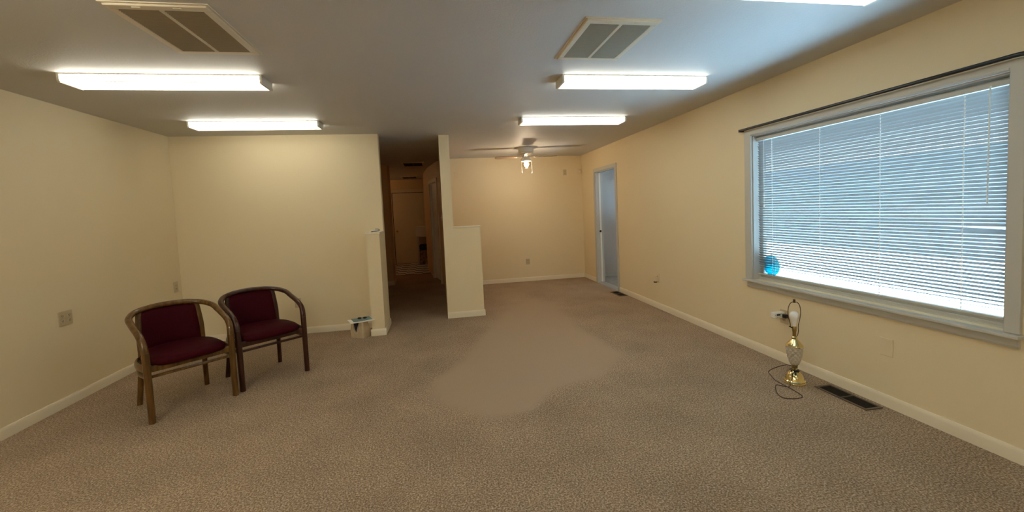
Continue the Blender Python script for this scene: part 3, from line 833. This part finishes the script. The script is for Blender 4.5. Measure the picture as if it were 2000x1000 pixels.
# ------------------------------------------------------------------ paper bag with papers on top
bag = thing('paper_bag', 'small open kraft paper bag standing by the end of the low wall', 'bag', (-.985, 5.135, 0), math.radians(-28))
b_ = MB(); bm = b_.bm
def ring(hx, hy, z, c=.02, n=6):
    out = []
    for sx, sy, a0 in ((1, 1, 0), (-1, 1, PI / 2), (-1, -1, PI), (1, -1, 1.5 * PI)):
        for k in range(n + 1):
            a = a0 + PI / 2 * k / n
            out.append(bm.verts.new((sx * (hx - c) + c * math.cos(a), sy * (hy - c) + c * math.sin(a), z)))
    return out
RG = [ring(.088, .062, 0, .012), ring(.092, .066, .02), ring(.094, .068, .09), ring(.086, .06, .15), ring(.078, .052, .195), ring(.075, .049, .195, .018), ring(.08, .055, .15), ring(.087, .061, .09), ring(.084, .058, .03)]
n = len(RG[0])
for i in range(len(RG) - 1):
    for k in range(n): bm.faces.new((RG[i][k], RG[i][(k + 1) % n], RG[i + 1][(k + 1) % n], RG[i + 1][k]))
bm.faces.new(RG[0][::-1]); bm.faces.new(RG[-1])
b_.build('bag_body', PAPERBAG, bag, angle=50)
MB().box((-.06, -.045, .03), (.06, .045, .185), .02, 3).build('cloth_inside', NAVY, bag, smooth=True)
nk = MB()
nk.prism([(-.032, .197), (-.018, .12), (.0, .075), (.012, .12), (.040, .197)], 1, -.0712, -.0655)
nk.build('cloth_tip', NAVY, bag)
hd = MB(); hd.tube(spline([(-.05, -.067, .19), (-.046, -.0715, .12), (-.02, -.073, .072), (.015, -.073, .068), (.045, -.0715, .11), (.055, -.067, .19)], 5), .0035, 8)
hd.build('bag_handle', principled('twisted paper handle', (.62, .52, .36), .8), bag, smooth=True)

def sheet(name, label, cat, c, rz, hx, hy, z, mat, curl=.0, th=.0012):
    m_ = MB(); bm = m_.bm; N_ = 10
    g = [[[bm.verts.new(((i / N_ - .5) * 2 * hx, (j / N_ - .5) * 2 * hy, k * th + curl * ((i / N_ - .5) ** 2 * 4 - .3) * (.3 + j / N_ * .4))) for j in range(N_ + 1)] for i in range(N_ + 1)] for k in (0, 1)]
    for i in range(N_):
        for j in range(N_):
            for k in (0, 1): bm.faces.new((g[k][i][j], g[k][i + 1][j], g[k][i + 1][j + 1], g[k][i][j + 1]))
    for i in range(N_):
        for j in (0, N_):
            bm.faces.new((g[0][i][j], g[0][i + 1][j], g[1][i + 1][j], g[1][i][j])); bm.faces.new((g[0][j][i], g[0][j][i + 1], g[1][j][i + 1], g[1][j][i]))
    o = m_.build(name, mat); o.location = (c[0], c[1], z); o.rotation_euler = (0, 0, rz)
    return tag(o, label, cat)
sheet('paper_sheet', 'white paper sheet lying on top of the paper bag', 'paper', (-.965, 5.125), math.radians(22), .135, .105, .199, PAPER, .010)
sheet('booklet', 'blue grey booklet lying on the white paper on the bag', 'booklet', (-.963, 5.145), math.radians(22), .105, .078, .2055, BLUEP, .004, .004)
gl = thing('sunglasses', 'black sunglasses lying on the blue grey booklet', 'sunglasses', (-.955, 5.145, .2105), math.radians(8))
for s in (-1, 1):
    ring_ = [(s * .030 + .021 * math.cos(2 * PI * k / 20), .004 * math.sin(2 * PI * k / 20), .010 + .009 * math.sin(2 * PI * k / 20)) for k in range(20)]
    rm_ = MB().tube(ring_, .0024, 6, closed=True).build('rim', BLACKP, gl, smooth=True)
    MB().prism([(p[0], p[2]) for p in ring_], 1, -.0008, .0008).build('lens', principled('dark lens', (.01, .015, .012), .1), rm_)
    MB().tube([(s * .050, 0, .014), (s * .053, .015, .012), (s * .046, .075, .003)], .002, 6).build('temple', BLACKP, gl, smooth=True)
MB().tube([(-.010, 0, .012), (0, 0, .015), (.010, 0, .012)], .002, 6).build('bridge', BLACKP, gl, smooth=True)

stp = thing('stapler', 'small white and black object lying on the low wall ledge', 'stapler', (-.765, 5.20, KH + .022), math.radians(12))
MB().prism([(-.062, 0), (.060, 0), (.062, .014), (.05, .030), (.02, .032), (-.06, .008)], 1, -.02, .02).build('body', PLASTW, stp)
MB().tube(spline([(-.035, -.0225, .006), (.0, -.0235, .011), (.03, -.0235, .012), (.056, -.022, .016), (.058, -.020, .028), (.035, -.016, .034), (.012, -.012, .0335)], 5), [(.0042, .0042)] * 31, 8).build('grip', BLACKP, stp, smooth=True)

# ------------------------------------------------------------------ laundry room things
sk = thing('utility_sink', 'pale utility sink on thin legs in the room at the end of the hall', 'sink', (-.42, 12.28, 0))
t = MB()
t.box((-.25, -.24, .80), (.25, -.22, 1.07), .008).box((-.25, .22, .80), (.25, .24, 1.07), .008).box((-.25, -.22, .80), (-.23, .22, 1.07), .008).box((.23, -.22, .80), (.25, .22, 1.07), .008).box((-.24, -.23, .78), (.24, .23, .81), .008)
t.build('basin', SINKP, sk)
for sx in (-1, 1):
    for sy in (-1, 1):
        MB().tube([(sx * .20, sy * .19, .79), (sx * .205, sy * .195, 0)], .012, 8).build('leg', SINKP, sk, smooth=True)
bn = thing('storage_box', 'brown patterned box under the utility sink', 'box', (-.42, 12.26, 0))
MB().box((-.16, -.15, 0), (.17, .15, .40), .008).build('box_body', BOXP, bn)
MB().box((-.165, -.155, .385), (.175, .155, .41), .006).build('box_rim', principled('box rim', (.10, .06, .04), .6), bn)
bc = MB().box((-.16, -.15, 0), (.17, .15, .15), .03, 3).build('folded_cloth', BLUEC); bc.location = (-.42, 12.26, .41)
tag(bc, 'dark blue folded cloth on the box under the sink', 'cloth')

# warm lamp of the laundry room (hidden behind the hall wall)
gl_ = thing('globe_light', 'warm globe ceiling light inside the laundry room', 'ceiling light', (-2.05, 11.3, H))
MB().lathe([(.07, 0), (.07, -.02), (.05, -.03), (.0, -.03)][::-1], n=24).build('fitter', FANW, gl_, angle=40)
MB().lathe([(.0, -.17), (.05, -.16), (.085, -.12), (.09, -.09), (.07, -.045), (.045, -.03)], n=24, cap=False).build('globe', emission('warm globe', (1.0, .58, .28), 32.0), gl_, smooth=True)

hl = thing('globe_light', 'small warm globe light in the hallway recess behind the back wall', 'ceiling light', (-1.7, 7.0, H))
MB().lathe([(.07, 0), (.07, -.02), (.05, -.03), (.0, -.03)][::-1], n=24).build('fitter', FANW, hl, angle=40)
MB().lathe([(.0, -.17), (.05, -.16), (.085, -.12), (.09, -.09), (.07, -.045), (.045, -.03)], n=24, cap=False).build('globe', emission('dim warm globe', (1.0, .5, .2), 5.0), hl, smooth=True)
sl = thing('globe_light', 'added unseen globe ceiling light inside the room behind the sliding door', 'ceiling light', (3.75, 6.2, H))  # added to brighten the side room and offset its blue cast
MB().lathe([(.07, 0), (.07, -.02), (.05, -.03), (.0, -.03)][::-1], n=24).build('fitter', FANW, sl, angle=40)
MB().lathe([(.0, -.17), (.05, -.16), (.085, -.12), (.09, -.09), (.07, -.045), (.045, -.03)], n=24, cap=False).build('globe', emission('pale globe', (1.0, .80, .62), 20.0), sl, smooth=True)

# ------------------------------------------------------------------ light
wd_ = bpy.data.worlds.new('sky'); SC.world = wd_; wd_.use_nodes = True
bg = wd_.node_tree.nodes['Background']; bg.inputs['Color'].default_value = (.66, .87, 1.0, 1); bg.inputs['Strength'].default_value = 3.2
sun = bpy.data.lights.new('sun', 'SUN'); sun.energy = 165.0; sun.angle = .02; sun.color = (.33, .65, 1.0)
so = bpy.data.objects.new('sun', sun); COL.objects.link(so)
so.rotation_euler = (0, math.radians(-14), math.radians(20))     # over the roof, onto the ground outside

pt = bpy.data.lights.new('fan bulb light', 'POINT'); pt.energy = 16.0; pt.shadow_soft_size = .03; pt.color = (1, .78, .55)
po = bpy.data.objects.new('fan_bulb_light', pt); COL.objects.link(po); po.location = (1.49, 6.9, H - .345)

# ------------------------------------------------------------------ camera
F, yaw, pitch, roll = 819.1, .17119, -.05975, -.04517
CX, CY, HC = 1000.0, 459.95, 1.4112
f = Vector((math.sin(yaw) * math.cos(pitch), math.cos(yaw) * math.cos(pitch), math.sin(pitch)))
rt = Vector((math.cos(yaw), -math.sin(yaw), 0)); up = rt.cross(f)
r2 = rt * math.cos(roll) + up * math.sin(roll); u2 = -rt * math.sin(roll) + up * math.cos(roll)
cam = bpy.data.cameras.new('camera'); co = bpy.data.objects.new('camera', cam); COL.objects.link(co)
co.matrix_world = Matrix(((r2.x, u2.x, -f.x, 0), (r2.y, u2.y, -f.y, 0), (r2.z, u2.z, -f.z, HC), (0, 0, 0, 1)))
cam.sensor_fit = 'HORIZONTAL'; cam.sensor_width = 36; cam.lens = F * 36 / 2000
cam.shift_x = (1000 - CX) / 2000; cam.shift_y = (CY - 500) / 2000
cam.clip_start = .05; cam.clip_end = 200
SC.camera = co

SC.view_settings.view_transform = 'Standard'; SC.view_settings.look = 'None'
SC.view_settings.gamma = 1; SC.view_settings.exposure = 0.14
SC.cycles.max_bounces = 14; SC.cycles.diffuse_bounces = 7; SC.cycles.transparent_max_bounces = 16; SC.cycles.transmission_bounces = 10
SC.cycles.sample_clamp_indirect = 6.0
